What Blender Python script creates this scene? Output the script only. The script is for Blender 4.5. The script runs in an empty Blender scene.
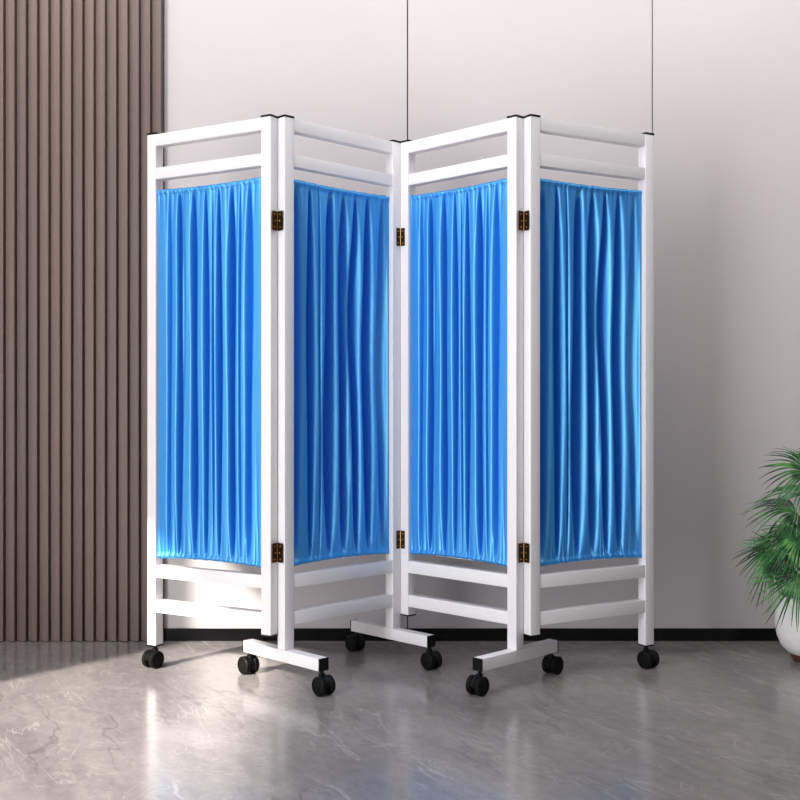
import bpy, bmesh, math, random
import numpy as np
from mathutils import Vector, Matrix
C = bpy.context.scene.collection
S = bpy.context.scene
R = math.radians

# ---------------------------------------------------------------- materials
def mat(name, col, rough=.5, metal=0, **k):
    m = bpy.data.materials.new(name); m.use_nodes = True
    b = m.node_tree.nodes['Principled BSDF']
    b.inputs['Base Color'].default_value = (*col, 1)
    b.inputs['Roughness'].default_value = rough
    b.inputs['Metallic'].default_value = metal
    for a, v in k.items(): b.inputs[a.replace('_', ' ')].default_value = v
    return m
def N(m, t, **k):
    n = m.node_tree.nodes.new(t)
    for a, v in k.items():
        if hasattr(n, a) and a not in ('Scale',): setattr(n, a, v)
        else: n.inputs[a.replace('_', ' ')].default_value = v
    return n
def L(m, a, b): m.node_tree.links.new(a, b)
def ramp(m, stops, interp='LINEAR'):
    n = m.node_tree.nodes.new('ShaderNodeValToRGB'); n.color_ramp.interpolation = interp
    e = n.color_ramp.elements
    while len(e) < len(stops): e.new(.5)
    for i, (p, c) in enumerate(stops):
        e[i].position = p; e[i].color = (*c, 1) if len(c) == 3 else c
    return n
def mix(m, fac, a, b, bt='MIX'):
    n = m.node_tree.nodes.new('ShaderNodeMix'); n.data_type = 'RGBA'; n.blend_type = bt
    if isinstance(fac, float): n.inputs[0].default_value = fac
    else: L(m, fac, n.inputs[0])
    for i, v in ((6, a), (7, b)):
        if isinstance(v, tuple): n.inputs[i].default_value = (*v, 1)
        else: L(m, v, n.inputs[i])
    return n.outputs[2]
def bump(m, h, strength, dist=.002):
    b = N(m, 'ShaderNodeBump', Strength=strength, Distance=dist)
    L(m, h, b.inputs['Height']); L(m, b.outputs[0], m.node_tree.nodes['Principled BSDF'].inputs['Normal'])

M = {}
def small_noise(m, col, amt, scale, bstr=0):
    tc = N(m, 'ShaderNodeTexCoord'); n = N(m, 'ShaderNodeTexNoise', Scale=scale, Detail=4.)
    L(m, tc.outputs['Object'], n.inputs['Vector'])
    r = ramp(m, [(.3, tuple(c*(1-amt) for c in col)), (.7, tuple(min(1, c*(1+amt)) for c in col))])
    L(m, n.outputs[0], r.inputs[0]); L(m, r.outputs[0], m.node_tree.nodes['Principled BSDF'].inputs['Base Color'])
    if bstr: bump(m, n.outputs[0], bstr)
M['white'] = mat('white_powder_coat', (.84, .83, .85), .32); small_noise(M['white'], (.84, .83, .85), .01, 30)
M['black'] = mat('black_plastic', (.004, .004, .0045), .4, Specular_IOR_Level=.22); small_noise(M['black'], (.004, .004, .0045), .15, 60)
M['tyre'] = mat('dark_wheel_plastic', (.004, .004, .0045), .5, Specular_IOR_Level=.12); small_noise(M['tyre'], (.006, .006, .0065), .2, 80)
M['bronze'] = mat('bronze', (.05, .025, .012), .35, .8); small_noise(M['bronze'], (.06, .03, .014), .3, 90)
M['brass'] = mat('brass', (.7, .42, .18), .35, .7); small_noise(M['brass'], (.7, .42, .18), .15, 90)
M['steel'] = mat('steel', (.5, .5, .5), .3, 1); small_noise(M['steel'], (.5, .5, .5), .1, 90)

# blue satin
m = M['satin'] = mat('blue_satin', (.012, .2, .8), .42, .4)
b = m.node_tree.nodes['Principled BSDF']
b.inputs['Sheen Weight'].default_value = .25; b.inputs['Sheen Roughness'].default_value = .35
b.inputs['Sheen Tint'].default_value = (.45, .8, 1, 1)
b.inputs['Specular Tint'].default_value = (.5, .85, 1, 1); b.inputs['Specular IOR Level'].default_value = .7
tc = N(m, 'ShaderNodeTexCoord'); mp = N(m, 'ShaderNodeMapping'); mp.inputs['Scale'].default_value = (900, 900, 260)
n = N(m, 'ShaderNodeTexNoise', Scale=1., Detail=2.)
L(m, tc.outputs['Object'], mp.inputs[0]); L(m, mp.outputs[0], n.inputs['Vector']); bump(m, n.outputs[0], .08, .0006)
r = ramp(m, [(.3, (.007, .165, .72)), (.7, (.009, .185, .78))]); L(m, n.outputs[0], r.inputs[0])
nt = m.node_tree; nt.nodes.remove(b)
bp = [q for q in nt.nodes if q.type == 'BUMP'][0]
df = nt.nodes.new('ShaderNodeBsdfDiffuse'); L(m, r.outputs[0], df.inputs['Color']); L(m, bp.outputs[0], df.inputs['Normal'])
gl = nt.nodes.new('ShaderNodeBsdfAnisotropic'); gl.inputs['Color'].default_value = (.25, .76, 1, 1); gl.inputs['Roughness'].default_value = .50; L(m, bp.outputs[0], gl.inputs['Normal'])
mx = nt.nodes.new('ShaderNodeMixShader'); mx.inputs[0].default_value = .40
L(m, df.outputs[0], mx.inputs[1]); L(m, gl.outputs[0], mx.inputs[2])
L(m, mx.outputs[0], [q for q in nt.nodes if q.type == 'OUTPUT_MATERIAL'][0].inputs['Surface'])

# back wall plaster
m = M['wall'] = mat('greige_plaster', (.55, .52, .53), .6); small_noise(m, (.575, .54, .542), .012, 2.2)
m = M['side'] = mat('side_wall_paint', (.6, .58, .58), .7); small_noise(m, (.6, .58, .58), .02, 3)
m = M['groove'] = mat('dark_groove', (.03, .026, .026), .7); small_noise(m, (.03, .026, .026), .1, 20)
m = M['skirt'] = mat('black_skirting', (.003, .003, .0035), .22, Specular_IOR_Level=.3); small_noise(m, (.003, .003, .0035), .2, 20)

# wood slats : a tone per slat (x pitch) and vertical grain
PITCH = .0422
m = M['slat'] = mat('brown_slat_wood', (.2, .15, .12), .5)
tc = N(m, 'ShaderNodeTexCoord'); sep = N(m, 'ShaderNodeSeparateXYZ'); L(m, tc.outputs['Object'], sep.inputs[0])
dv = N(m, 'ShaderNodeMath', operation='DIVIDE'); dv.inputs[1].default_value = PITCH; L(m, sep.outputs[0], dv.inputs[0])
fl = N(m, 'ShaderNodeMath', operation='FLOOR'); L(m, dv.outputs[0], fl.inputs[0])
wn = N(m, 'ShaderNodeTexWhiteNoise', noise_dimensions='1D'); L(m, fl.outputs[0], wn.inputs['W'])
tone = ramp(m, [(0, (.152, .110, .094)), (.5, (.176, .127, .105)), (1, (.20, .140, .110))]); L(m, wn.outputs[0], tone.inputs[0])
mp = N(m, 'ShaderNodeMapping'); mp.inputs['Scale'].default_value = (220, 60, 2.2)
L(m, tc.outputs['Object'], mp.inputs[0])
gn = N(m, 'ShaderNodeTexNoise', Scale=1., Detail=5.); L(m, mp.outputs[0], gn.inputs['Vector'])
gr = ramp(m, [(.3, (.86, .85, .85)), (.7, (1.1, 1.1, 1.1))]); L(m, gn.outputs[0], gr.inputs[0])
L(m, mix(m, 1.0, tone.outputs[0], gr.outputs[0], 'MULTIPLY'), m.node_tree.nodes['Principled BSDF'].inputs['Base Color'])
bump(m, gn.outputs[0], .15, .001)

# polished stone floor
m = M['floor'] = mat('polished_grey_marble', (.3, .3, .3), .2)
b = m.node_tree.nodes['Principled BSDF']
tc = N(m, 'ShaderNodeTexCoord')
def rotmap(ang, sc):
    mp = N(m, 'ShaderNodeMapping', vector_type='TEXTURE'); mp.inputs['Rotation'].default_value = (0, 0, R(ang)); mp.inputs['Scale'].default_value = tuple(1/q for q in sc)
    L(m, tc.outputs['Object'], mp.inputs[0]); return mp
def nz(vec, sc, det=6, rough=.55, dist=0):
    n = N(m, 'ShaderNodeTexNoise', Scale=sc, Detail=float(det), Roughness=rough, Distortion=float(dist)); L(m, vec.outputs[0], n.inputs['Vector']); return n
cl = nz(rotmap(117, (.7, 1.7, 1)), 1.7, 8, .60, .5)
base = ramp(m, [(.32, (.19, .178, .176)), (.5, (.245, .230, .226)), (.68, (.30, .283, .275))]); L(m, cl.outputs[0], base.inputs[0])
fine = nz(rotmap(117, (.8, 1.5, 1)), 18, 9, .75)
fr = ramp(m, [(.33, (.84, .84, .85)), (.67, (1.15, 1.14, 1.13))]); L(m, fine.outputs[0], fr.inputs[0])
col = mix(m, 1.0, base.outputs[0], fr.outputs[0], 'MULTIPLY')
def veins(ang, sc, s, dist, lo, hi, colv, amt, col):
    v = nz(rotmap(ang, sc), s, 5, .55, dist)
    sub = N(m, 'ShaderNodeMath', operation='SUBTRACT'); sub.inputs[1].default_value = .5; L(m, v.outputs[0], sub.inputs[0])
    ab = N(m, 'ShaderNodeMath', operation='ABSOLUTE'); L(m, sub.outputs[0], ab.inputs[0])
    r = ramp(m, [(lo, (amt,)*3), (hi, (0, 0, 0))]); L(m, ab.outputs[0], r.inputs[0])
    g = nz(rotmap(ang+20, (1, 1, 1)), s*1.7, 3); gg = ramp(m, [(.42, (0, 0, 0)), (.62, (1, 1, 1))]); L(m, g.outputs[0], gg.inputs[0])
    ml = N(m, 'ShaderNodeMath', operation='MULTIPLY'); L(m, r.outputs[0], ml.inputs[0]); L(m, gg.outputs[0], ml.inputs[1])
    return mix(m, ml.outputs[0], col, colv)
col = veins(116, (.5, 2.2, 1), 2.0, .5, 0, .010, (.50, .48, .46), .5, col)
col = veins(150, (.8, 1.6, 1), 3.4, 1.0, 0, .010, (.45, .43, .41), .36, col)
col = veins(80, (1, 1.3, 1), 5.5, 1.4, 0, .012, (.50, .48, .46), .35, col)
col = veins(122, (.5, 2.0, 1), 1.3, .5, 0, .008, (.09, .078, .075), .5, col)
L(m, col, b.inputs['Base Color'])
rr = ramp(m, [(.3, (.12,)*3), (.7, (.22,)*3)]); L(m, fine.outputs[0], rr.inputs[0]); L(m, rr.outputs[0], b.inputs['Roughness'])
b.inputs['Specular IOR Level'].default_value = .62
bump(m, fine.outputs[0], .10, .0015)

# plant
m = M['leaf'] = mat('palm_leaf', (.035, .13, .03), .32); b = m.node_tree.nodes['Principled BSDF']
tc = N(m, 'ShaderNodeTexCoord'); n = N(m, 'ShaderNodeTexNoise', Scale=14., Detail=3.); L(m, tc.outputs['Object'], n.inputs['Vector'])
r = ramp(m, [(.36, (.008, .04, .012)), (.52, (.03, .15, .035)), (.66, (.13, .36, .10))]); L(m, n.outputs[0], r.inputs[0]); L(m, r.outputs[0], b.inputs['Base Color'])
M['petiole'] = mat('palm_petiole', (.06, .13, .035), .5); small_noise(M['petiole'], (.06, .12, .035), .3, 25)
M['trunk'] = mat('palm_trunk', (.06, .035, .02), .85); small_noise(M['trunk'], (.06, .035, .02), .5, 60, .8)
M['pot'] = mat('white_glazed_pot', (.88, .87, .85), .35); small_noise(M['pot'], (.88, .87, .85), .015, 12)
M['soil'] = mat('potting_soil', (.03, .02, .014), .95); small_noise(M['soil'], (.03, .02, .014), .5, 90, .8)
M['walnut'] = mat('dark_wood', (.07, .025, .015), .4); small_noise(M['walnut'], (.08, .03, .018), .4, 30)

# ---------------------------------------------------------------- mesh helpers
def box(bm, x0, x1, y0, y1, z0, z1, bev=0):
    r = bmesh.ops.create_cube(bm, size=1)
    vs = r['verts']
    for v in vs: v.co = Vector((x0+(v.co.x+.5)*(x1-x0), y0+(v.co.y+.5)*(y1-y0), z0+(v.co.z+.5)*(z1-z0)))
    if bev:
        es = list({e for v in vs for e in v.link_edges})
        bmesh.ops.bevel(bm, geom=es, offset=bev, segments=2, profile=.6, affect='EDGES')
def lathe(bm, prof, seg=40, M4=None):
    rings = []
    for r, z in prof:
        if r < 1e-6: rings.append([bm.verts.new((0, 0, z))])
        else: rings.append([bm.verts.new((r*math.cos(a*2*math.pi/seg), r*math.sin(a*2*math.pi/seg), z)) for a in range(seg)])
    for A, B in zip(rings, rings[1:]):
        for i in range(seg):
            j = (i+1) % seg
            if len(A) == 1: bm.faces.new((A[0], B[j], B[i])) if len(B) > 1 else None
            elif len(B) == 1: bm.faces.new((A[i], A[j], B[0]))
            else: bm.faces.new((A[i], A[j], B[j], B[i]))
    if M4 is not None:
        for ring in rings:
            for v in ring: v.co = M4 @ v.co
def tube(bm, pts, rad, seg=10):
    pts = [Vector(p) for p in pts]; rings = []
    for i, p in enumerate(pts):
        t = (pts[min(i+1, len(pts)-1)]-pts[max(i-1, 0)]).normalized()
        a = t.cross(Vector((0, 0, 1)));
        if a.length < 1e-3: a = t.cross(Vector((1, 0, 0)))
        a.normalize(); b_ = t.cross(a)
        r = rad[i] if isinstance(rad, (list, tuple)) else rad
        rings.append([bm.verts.new(p+r*(a*math.cos(k*2*math.pi/seg)+b_*math.sin(k*2*math.pi/seg))) for k in range(seg)])
    for A, B in zip(rings, rings[1:]):
        for i in range(seg): bm.faces.new((A[i], A[(i+1) % seg], B[(i+1) % seg], B[i]))
    bm.faces.new(rings[0][::-1]); bm.faces.new(rings[-1])
def obj(name, bm, m, parent=None, loc=(0, 0, 0), rz=0, smooth=False, label=None):
    bmesh.ops.recalc_face_normals(bm, faces=bm.faces)
    me = bpy.data.meshes.new(name); bm.to_mesh(me); bm.free()
    if m: me.materials.append(m)
    if smooth:
        for p in me.polygons: p.use_smooth = True
        me.set_sharp_from_angle(angle=R(35))
    o = bpy.data.objects.new(name, me); C.objects.link(o)
    o.location = loc; o.rotation_euler = (0, 0, rz)
    if parent: o.parent = parent
    if label: o['label'] = label
    return o
def struct(name, bm, m, label=None):
    o = obj(name, bm, m); o['kind'] = 'structure'
    if label: o['label'] = label
    return o
def thing(name, label, cat, loc):
    o = bpy.data.objects.new(name, None); C.objects.link(o); o.location = loc; o.empty_display_size = .1
    o['label'] = label; o['category'] = cat
    return o

# ---------------------------------------------------------------- the room
WY = 4.17            # face of the back wall
SX = -.889           # where the slats end and the plaster begins
bm = bmesh.new(); box(bm, -2.75, 4.2, -2.6, 4.3, -.05, 0)
struct('floor', bm, M['floor'], 'polished grey veined stone floor')
bm = bmesh.new()     # plaster panels with narrow open joints
g = .0022
edges = [SX, .026, .945, 1.87, 2.80, 4.2]
for a, b_ in zip(edges, edges[1:]): box(bm, a+g, b_-g, WY, WY+.02, .0, 2.9)
struct('wall_back', bm, M['wall'], 'plain pale greige wall with thin vertical joints')
bm = bmesh.new(); box(bm, -2.75, 4.2, WY+.018, WY+.06, 0, 2.9)
struct('wall_back_core', bm, M['groove'])
bm = bmesh.new(); x = SX - .004
box(bm, -2.7, SX-.002, WY+.0, WY+.012, 0, 2.9)
while x > -2.7:
    # a slat with a stepped shoulder
    x0 = x-PITCH+.0042
    box(bm, x0, x, WY-.008, WY, .002, 2.9, .0012)
    box(bm, x0+.0165, x, WY-.025, WY-.006, .002, 2.9, .0016)
    x -= PITCH
struct('trim_1', bm, M['slat'], 'brown wood panelling of narrow vertical slats')
bm = bmesh.new(); box(bm, SX-.0035, SX+.0025, WY-.026, WY+.01, .001, 2.9)
struct('trim_2', bm, M['groove'], 'thin dark strip closing the slat panelling')
bm = bmesh.new(); box(bm, SX+.003, 4.2, WY-.008, WY+.001, .001, .047, .001)
struct('baseboard_back', bm, M['skirt'], 'low glossy black skirting board')
# left wall, out of view, with the tall window the sun comes through
LX = -2.6; HEAD = 2.24; JY = 1.96
bm = bmesh.new()
box(bm, LX-.12, LX, JY, 4.3, 0, 2.9); box(bm, LX-.12, LX, -2.6, JY, HEAD, 2.9); box(bm, LX-.12, LX, -2.6, -1.3, 0, HEAD)
struct('wall_left', bm, M['side'])
bm = bmesh.new(); box(bm, 3.3, 3.4, -2.6, WY, 0, 2.9)  # unseen wall added on the right to cut the fill light from there
M['blocker_grey'] = mat('light_blocker_dark_grey', (.1, .1, .105), .8); small_noise(M['blocker_grey'], (.1, .1, .105), .03, 3)  # dark so the added right wall bounces little light back
struct('light_blocker_right', bm, M['blocker_grey'])
bm = bmesh.new(); box(bm, -2.75, 4.2, -2.6, 4.3, 2.9, 2.95)  # unseen slab added overhead to stop sun passing over the left wall
struct('sun_blocker_top', bm, M['side'])

# ---------------------------------------------------------------- the folding screen
T = .037; W = .512; TOP = 1.795
A1 = R(29.56); A2 = R(44.59)
def rot(p, a): return Vector((p[0]*math.cos(a)-p[1]*math.sin(a), p[0]*math.sin(a)+p[1]*math.cos(a)))
J2 = Vector((0, 3.8575)); ROOT = Vector((0, 3.72))
p2 = J2-rot((W, 0), A2)                      # front outer corner of panel 2
J1 = p2+rot((0, T), A2)
p1 = J1-rot((W, T), -A1)
J3 = J2+rot((W, T), -A2)
p4 = J3-rot((0, T), A1)
panels = [(p1, -A1), (p2, A2), (J2.copy(), -A2), (p4, A1)]
screen = thing('folding_screen', 'four-panel folding privacy screen with white metal frame and gathered blue curtains on black castors', 'room divider', (ROOT.x, ROOT.y, 0))
BAR_Z0, BAR_Z1 = .074, .112
# post bottoms: (left post, right post) per panel
bots = [(.078, .160), (BAR_Z1, BAR_Z1), (.160, BAR_Z1), (.160, .078)]
def place(o, P, a):
    o.parent = screen; o.location = (P.x-ROOT.x, P.y-ROOT.y, 0); o.rotation_euler = (0, 0, a)
def cap(bm, x, z0, z1):
    box(bm, x-.0014, x+T+.0014, -.0014, T+.0014, z0, z1, .0008)
for i, (P, a) in enumerate(panels):
    for s in (0, 1):
        x0 = 0 if s == 0 else W-T
        zb = bots[i][s]
        bm = bmesh.new(); box(bm, x0, x0+T, 0, T, zb, TOP, .0016)
        o = obj('post', bm, M['white'], smooth=True); place(o, P, a)
        bm = bmesh.new(); cap(bm, x0, TOP+.0002, TOP+.0060); c = obj('post_cap', bm, M['black'], o, label='black top cap')
        if zb != BAR_Z1:
            bm = bmesh.new(); cap(bm, x0, zb-.0045, zb-.0002); c = obj('post_cap', bm, M['black'], o, label='black bottom cap')
    for z0, z1 in ((1.755, TOP), (1.643, 1.682), (.306, .348), (.189, .2305)):
        bm = bmesh.new(); box(bm, T-.0005, W-T+.0005, .0015, T-.0015, z0, z1-.0005, .0012)
        o = obj('rail', bm, M['white'], smooth=True); place(o, P, a)

# curtains
def curtain(seed, valleys, lean):
    rg = np.random.RandomState(seed)
    x0, x1 = T+.0012, W-T-.0012; zb, zt = .371, 1.6075
    nu, nv = 620, 120
    U = np.linspace(0, 1, nu)
    # denser rows near the two hems
    s = np.linspace(0, 1, nv); V = s - .11*np.sin(4*np.pi*s)/2/ (1.0)
    V = np.clip(.5-.5*np.cos(np.pi*s), 0, 1)*.6+.4*s
    u, v = np.meshgrid(U, V)
    endd = np.minimum(v, 1-v)*(zt-zb)                 # distance from nearer hem
    open_ = 1-np.exp(-np.maximum(endd-.012, 0)/.10)
    Y = np.zeros_like(u)
    for k, (c, w, h) in enumerate(valleys):
        dr = .005*np.sin(2*np.pi*(v*rg.uniform(.35, .7)+rg.rand()))
        cc = c+dr; ww = (.80 if lean > 1 else 1.2)*w*(.35+.65*open_)*(1+.15*np.sin(2*np.pi*(v*1.3+rg.rand())))
        d = (u-cc)/ww
        Y += (2.7 if lean > 1 else 3.1)*h*open_**.8*np.exp(-np.abs(np.where(d > 0, d*lean, d/lean))**(2.6 if lean > 1 else 2.3))
    # broad soft rounding and secondary small folds
    for k in range(9):
        c = rg.uniform(.04, .96); w = rg.uniform(.010, .02); h = rg.uniform(-.002, .0025)
        cc = c+.02*np.sin(2*np.pi*(v*rg.uniform(.3, .9)+rg.rand()))
        Y += h*open_*np.exp(-((u-cc)/w)**2)
    # tight gathers near both hems
    for side, dd in ((0, v*(zt-zb)), (1, (1-v)*(zt-zb))):
        n = 20
        for k in range(n):
            c = (k+rg.uniform(.25, .75))/n; w = rg.uniform(.006, .012); h = rg.uniform(.0008, .0035 if lean > 1 else .006); ln = rg.uniform(.04, .17)
            cc = c+rg.uniform(-.12, .12)*dd
            Y += h*np.exp(-((u-cc)/(w*(1+3*dd)))**2)*np.clip(dd/.012, 0, 1)*np.exp(-np.maximum(dd-.012, 0)/ln)
    # hem rolls round the rods
    for dd in (v*(zt-zb), (1-v)*(zt-zb)):
        q = np.clip(dd/.016, 0, 1)
        Y -= .0050*np.sin(np.pi*q)*(1+.10*np.sin(u*150+rg.rand()*6)+.08*np.sin(u*83))
    # pin the side edges
    pin = np.clip(np.minimum(u, 1-u)/.012, 0, 1)
    Y = Y*pin+(.009 if lean > 1 else .0195)
    X = x0+u*(x1-x0)
    hem = np.clip(endd/.03, 0, 1)
    waist = .0035*(np.sin(np.pi*v))*(1-2*u)               # cloth draws in slightly at mid height
    X = X+waist
    bow = (1-(2*u-1)**2)
    Z = zb+v*(zt-zb)+bow*(.008*(1-v)**3-.005*v**3)+(.0006*np.sin(u*61+1)+.0004*np.sin(u*113))*(1-hem)
    me = bpy.data.meshes.new('curtain')
    vs = np.stack([X, Y, Z], -1).reshape(-1, 3)
    idx = np.arange(nu*nv).reshape(nv, nu)
    f = np.stack([idx[:-1, :-1], idx[:-1, 1:], idx[1:, 1:], idx[1:, :-1]], -1).reshape(-1, 4)
    me.from_pydata(vs.tolist(), [], f.tolist())
    for p in me.polygons: p.use_smooth = True
    me.materials.append(M['satin'])
    o = bpy.data.objects.new('curtain', me); C.objects.link(o)
    md = o.modifiers.new('cloth_thickness', 'SOLIDIFY'); md.thickness = .0012; md.offset = 1
    return o
VL = [(.115, .020, .008), (.215, .025, .024), (.36, .028, .025), (.475, .024, .018), (.545, .011, .007), (.60, .024, .021), (.725, .030, .025), (.80, .012, .006), (.88, .030, .013)]
VR = [(.05, .034, .018), (.19, .026, .022), (.28, .010, .005), (.385, .038, .024), (.525, .034, .023), (.65, .030, .023), (.78, .036, .024), (.93, .036, .012)]
for i, (P, a) in enumerate(panels):
    lab = ['bright blue gathered curtain of the leftmost panel', 'deeper blue gathered curtain of the second panel',
           'bright blue gathered curtain of the third panel', 'dark blue gathered curtain of the rightmost panel'][i]
    o = curtain(3+i % 2 * 4, VL if i % 2 == 0 else VR, 1.12 if i % 2 == 0 else .8); o['label'] = lab
    place(o, P, a)
    for z in (.3785, 1.600):
        bm = bmesh.new(); tube(bm, [(T-.0002, .011+.0105*(i % 2), z), (W-T+.0002, .011+.0105*(i % 2), z)], .0026)
        obj('curtain_rod', bm, M['white'], o, smooth=True)

# hinges
def hinge(loc, a1, a2, w):
    """a1, a2: directions (angle) the two leaves run from the knuckle; normals face the viewer"""
    h = .0615
    bm = bmesh.new()
    for ang, sg in ((a1, -1), (a2, 1)):
        b2 = bmesh.new(); box(b2, .0015, w, -.0024, -.0006, 0, h, .0003)
        Mx = Matrix.Rotation(ang, 4, 'Z')
        if sg == -1: Mx = Mx @ Matrix.Scale(-1, 4, (1, 0, 0))
        b2.transform(Mx); me = bpy.data.meshes.new('t'); b2.to_mesh(me); b2.free(); bm.from_mesh(me); bpy.data.meshes.remove(me)
    o = obj('hinge', bm, M['bronze'], label='dark bronze hinge'); o.parent = screen
    o.location = (loc.x-ROOT.x, loc.y-ROOT.y, loc.z)
    bm = bmesh.new()
    for k in range(5):
        lathe(bm, [(0, k*h/5+.0004), (.0026, k*h/5+.0004), (.0026, (k+1)*h/5-.0004), (0, (k+1)*h/5-.0004)], 12, Matrix.Translation((0, -.0026, 0)))
    obj('knuckle', bm, M['brass'], o, smooth=True, label='brass knuckle')
    for ang, sg in ((a1, -1), (a2, 1)):
        for k in range(3):
            bm = bmesh.new()
            Mx = Matrix.Rotation(ang, 4, 'Z') @ Matrix.Translation((sg*w*(.62 if k != 1 else .5), -.0022, h*(.17+.33*k))) @ Matrix.Rotation(R(90), 4, 'X')
            lathe(bm, [(0, 0), (.0027, 0), (.0022, .0009), (0, .0011)], 10, Mx)
            obj('screw', bm, M['brass'], o, smooth=True, label='small brass screw head')
def ang(v): return math.atan2(v[1], v[0])
for z in (1.4365, .388):
    for J, aL, aR in ((J1, -A1, A2), (J3, -A2, A1)):
        # left leaf runs from the back corner towards the viewer on the end face of the left panel
        vl = rot((0, -1), aL); vr = rot((0, -1), aR)
        hinge(Vector((J.x, J.y-.006, z)), ang(-vl), ang(vr), .028)
    hinge(Vector((J2.x, J2.y, z)), A2, -A2, .021)

# feet and castors
def castor_template():
    r = .0295
    def wheel(s):
        bm = bmesh.new()
        Mx = Matrix.Translation((s*.0075, 0, r)) @ Matrix.Rotation(R(90)*s, 4, 'Y')
        lathe(bm, [(0, 0), (r-.003, 0), (r, .002), (r, .0155), (r-.0035, .0185), (r-.006, .0188), (r-.007, .0165), (.010, .0175), (.0085, .0195), (0, .0200)], 36, Mx)
        return bm
    bm = bmesh.new()      # hood between the wheels, swivel collar and stem
    seg = 18; hw = .0062; ro = .0285
    pts = [(ro*math.cos(t), ro*math.sin(t)) for t in [R(-20)+R(200)*k/seg for k in range(seg+1)]]
    pts = pts+[(-.012, -.006), (.012, -.006)]
    A = [bm.verts.new((-hw, y, r+z)) for y, z in pts]; B = [bm.verts.new((hw, y, r+z)) for y, z in pts]
    bm.faces.new(A); bm.faces.new(B[::-1])
    for k in range(len(pts)): j = (k+1) % len(pts); bm.faces.new((A[k], A[j], B[j], B[k]))
    lathe(bm, [(0, .044), (.0105, .044), (.0105, .064), (.006, .0655), (.006, .0745), (0, .0745)], 20, Matrix.Translation((0, .010, 0)))
    return bm, wheel(-1), wheel(1)
hb, wl, wr = castor_template()
def mk(name, bm, m):
    bmesh.ops.recalc_face_normals(bm, faces=bm.faces)
    me = bpy.data.meshes.new(name); bm.to_mesh(me); bm.free(); me.materials.append(m)
    for p in me.polygons: p.use_smooth = True
    me.set_sharp_from_angle(angle=R(30)); return me
hood_me, wl_me, wr_me = mk('castor', hb, M['black']), mk('wheel', wl, M['tyre']), mk('wheel', wr, M['tyre'])
def castor(p, yaw):
    o = bpy.data.objects.new('castor', hood_me); C.objects.link(o); o.parent = screen
    off = rot((0, .010), yaw)
    o.location = (p.x-ROOT.x-off.x, p.y-ROOT.y-off.y, 0); o.rotation_euler = (0, 0, yaw)
    for me in (wl_me, wr_me):
        w = bpy.data.objects.new('wheel', me); C.objects.link(w); w.parent = o
castor(p1+rot((T/2, T/2), -A1), R(-35))
castor(p4+rot((W-T/2, T/2), A1), R(35))
HL = .190; IN = .012; SH = .008
def foot(P, a, x, yl, yr):
    bm = bmesh.new(); box(bm, x, x+T, T/2+SH-HL, T/2+SH+HL, BAR_Z0, BAR_Z1-.0003, .0014)
    o = obj('foot_bar', bm, M['white'], smooth=True); place(o, P, a)
    for s in (-1, 1):
        bm = bmesh.new(); y0 = T/2+SH+s*HL; box(bm, x-.0004, x+T+.0004, min(y0, y0+s*.004), max(y0, y0+s*.004), BAR_Z0-.0004, BAR_Z1+.0002, .0006)
        obj('end_cap', bm, M['black'], o, label='black end cap')
    for s, yw in ((-1, yl), (1, yr)):
        castor(P+rot((x+T/2, T/2+SH+s*(HL-(IN if s == 1 else .007))), a), yw)
foot(p2, A2, 0, R(42), R(222))
foot(p2, A2, W-T, R(40), R(222))
foot(J2, -A2, W-T, R(-42), R(-222))

# ---------------------------------------------------------------- potted palm
PX, PY = 1.424, 3.85
plant = thing('potted_palm', 'bushy green fan palm in a round white pot on a low dark wooden base', 'plant', (PX, PY, 0))
bm = bmesh.new(); lathe(bm, [(0, 0), (.060, 0), (.066, .006), (.070, .022), (.069, .024), (0, .024)], 40)
obj('pot_base', bm, M['walnut'], plant, smooth=True, label='low dark brown wooden base')
prof = [(0, .017), (.05, .0175), (.078, .028), (.101, .052), (.115, .085), (.121, .125), (.118, .165), (.110, .200), (.106, .222), (.102, .225), (.098, .221), (.098, .19), (0, .188)]
bm = bmesh.new(); lathe(bm, prof, 56); pot = obj('pot', bm, M['pot'], plant, smooth=True, label='round white glazed pot')
rng = random.Random(4)
bm = bmesh.new(); lathe(bm, [(0, .204), (.05, .202), (.0975, .197), (.0975, .189), (0, .189)], 30); obj('soil', bm, M['soil'], plant, smooth=True)
bm = bmesh.new(); tube(bm, [(0, 0, .19), (.004, .003, .28), (-.003, 0, .36), (.002, 0, .43)], [.016, .014, .013, .010], 12)
obj('trunk', bm, M['trunk'], plant, smooth=True)
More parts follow.
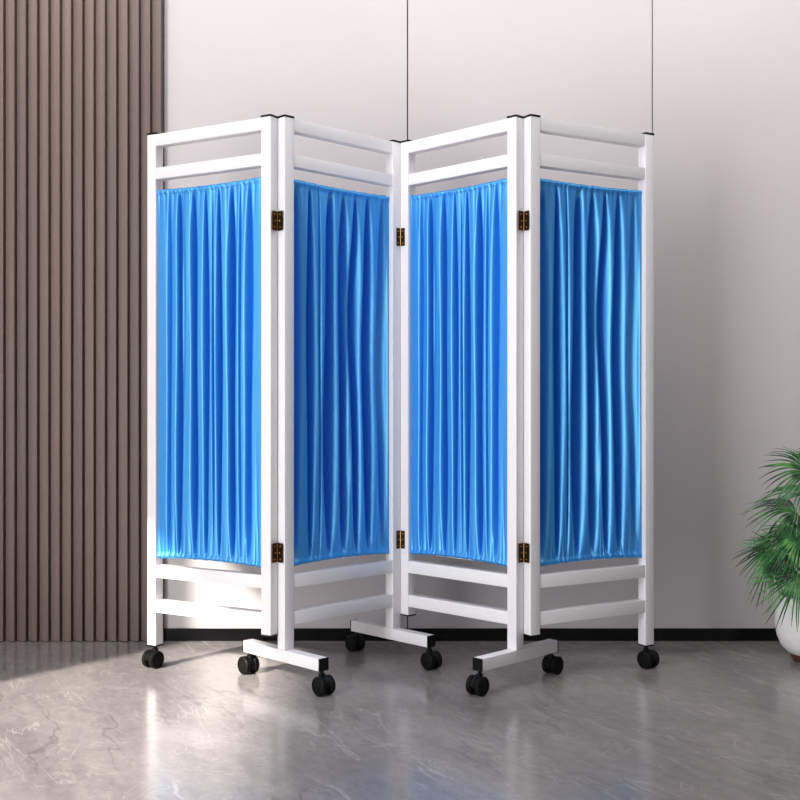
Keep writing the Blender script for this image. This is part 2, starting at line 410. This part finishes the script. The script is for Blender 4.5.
def frond(hub, tip_dir, up, Lg, n=30, spread=125, droop=.5, start=(0, 0, .38), seed=0, fused=.30):
    rg = random.Random(seed)
    hub = Vector(hub); a = Vector(tip_dir).normalized(); nrm = Vector(up); nrm = (nrm-a*nrm.dot(a)).normalized(); b_ = nrm.cross(a)
    bm = bmesh.new(); K = 12
    for k in range(n):
        ph = R(-spread+2*spread*k/(n-1)+rg.uniform(-2, 2))
        d = a*math.cos(ph)+b_*math.sin(ph); side = (b_*math.cos(ph)-a*math.sin(ph))
        ll = Lg*(.74+.26*math.cos(ph*.8))*rg.uniform(.86, 1.05)
        dr = droop*rg.uniform(.75, 1.35); tw = rg.uniform(-.12, .12)
        half = R(spread)/(n-1)
        prev = None; rows = []
        for j in range(K+1):
            s = j/K
            q = max(0, s-fused*.8)
            p = hub+d*(ll*s*(1-.28*q*dr))+side*(tw*ll*q*q)-Vector((0, 0, 1))*(ll*dr*(q**1.9))+nrm*(.05*ll*math.sin(math.pi*min(1, s*1.4)))
            wfan = ll*s*math.tan(half)*1.04
            if s <= fused: w = wfan
            else: w = ll*fused*math.tan(half)*1.04*max(.03, 1-((s-fused)/(1-fused))**1.5)*1.0+.0006
            w = min(w, .0075) if s > fused else w
            ridge = nrm*(min(w, .006)*.55)
            rows.append((bm.verts.new(p-side*w-ridge*.0), bm.verts.new(p+ridge), bm.verts.new(p+side*w-ridge*.0)))
        for A, B in zip(rows, rows[1:]):
            bm.faces.new((A[0], A[1], B[1], B[0])); bm.faces.new((A[1], A[2], B[2], B[1]))
    o = obj('frond', bm, M['leaf'], plant)
    for p_ in o.data.polygons: p_.use_smooth = False
    md = o.modifiers.new('leaf_thickness', 'SOLIDIFY'); md.thickness = .0006
    bm = bmesh.new(); s0 = Vector(start); mid = (s0+hub)*.5+Vector((0, 0, .05*(hub-s0).length+.02))
    pts = [s0*(1-t)**2+mid*2*t*(1-t)+hub*t*t for t in [k/8 for k in range(9)]]
    tube(bm, pts, [.0042-.0022*k/8 for k in range(9)], 8)
    obj('petiole', bm, M['petiole'], o, smooth=True)
# hub (relative to plant base), direction, leaf-face normal
F_ = [
 ((-.020, -.03, .650), (-.88, -.25, .22), (.1, -.75, .6), .215, 34, 100, .45),
 ((-.040, .02, .505), (-.95, -.10, .18), (-.1, -.45, .9), .235, 30, 85, .50),
 ((-.050, -.04, .415), (-.90, -.30, -.02), (-.1, -.5, .85), .225, 30, 95, .60),
 ((-.150, -.05, .392), (-.75, -.20, -.45), (-.45, -.8, .45), .150, 32, 115, .35),
 ((-.095, -.14, .318), (-.15, -.30, -.90), (-.2, -.95, .25), .190, 44, 135, .15),
 ((-.065, -.09, .44), (-.80, -.35, -.35), (-.35, -.8, .55), .190, 30, 110, .45),
 ((-.110, .05, .330), (-.50, .1, -.75), (-.6, -.3, .6), .150, 26, 90, .5),
 ((.060, -.05, .700), (.35, -.2, .85), (.1, -.9, .3), .23, 30, 120, .45),
 ((.10, -.06, .560), (.90, -.2, .35), (.1, -.6, .8), .22, 28, 110, .5),
 ((.13, .02, .440), (.95, .1, .0), (.2, -.4, .9), .22, 28, 110, .6),
 ((.09, -.11, .350), (.60, -.5, -.55), (.4, -.8, .45), .19, 30, 120, .4),
 ((.02, .12, .560), (-.1, .9, .3), (0, -.3, .9), .22, 26, 110, .5),
 ((-.03, .12, .400), (-.4, .8, .0), (0, .3, .9), .19, 26, 110, .5),
]
for k, (h, d, u, ll, n, sp, dr) in enumerate(F_): frond(h, d, u, ll, n, sp, dr, start=(rng.uniform(-.006, .006), rng.uniform(-.006, .006), min(.40, max(.26, h[2]-.15))), seed=k+5)

# ---------------------------------------------------------------- light
def aim(o, v): o.rotation_euler = Vector(v).to_track_quat('-Z', 'Y').to_euler()
sun = bpy.data.objects.new('sun', bpy.data.lights.new('sun', 'SUN')); C.objects.link(sun)
sun.data.energy = 11.5; sun.data.angle = R(1.6); sun.data.color = (1, .925, .83); sun.location = (-5, -2, 4)
aim(sun, (.64, .77, -.61))
def area(name, loc, d, sx, sy, e, col=(1, 1, 1), spread=180):
    l = bpy.data.lights.new(name, 'AREA'); l.shape = 'RECTANGLE'; l.size = sx; l.size_y = sy; l.energy = e; l.color = col; l.spread = R(spread)
    o = bpy.data.objects.new(name, l); C.objects.link(o); o.location = loc; aim(o, d); return o
# daylight in the tall window of the left wall
area('window_daylight', (LX+.02, .33, HEAD/2), (1, 0, 0), 2.02, 3.2, 205, (.97, .98, 1))
# linear ceiling washer close to the back wall
area('ceiling_washer', (.2, 3.35, 2.88), (0, .45, -1), 5.4, .10, 39, (1, .97, .96))
w = bpy.data.worlds.new('world'); S.world = w; w.use_nodes = True
bg = w.node_tree.nodes['Background']; bg.inputs[0].default_value = (.95, .96, 1, 1); bg.inputs[1].default_value = .2

# ---------------------------------------------------------------- camera
cam = bpy.data.cameras.new('camera'); co = bpy.data.objects.new('camera', cam); C.objects.link(co); S.camera = co
co.location = (0, 0, .889); co.rotation_euler = (R(90), 0, 0)
cam.sensor_width = 36; cam.lens = 1110.7/800*36
cam.shift_x = -.6/800; cam.shift_y = 3.9/800
S.view_settings.view_transform = 'Standard'; S.view_settings.look = 'None'; S.view_settings.gamma = 1
S.view_settings.use_curve_mapping = False; S.view_settings.exposure = 0
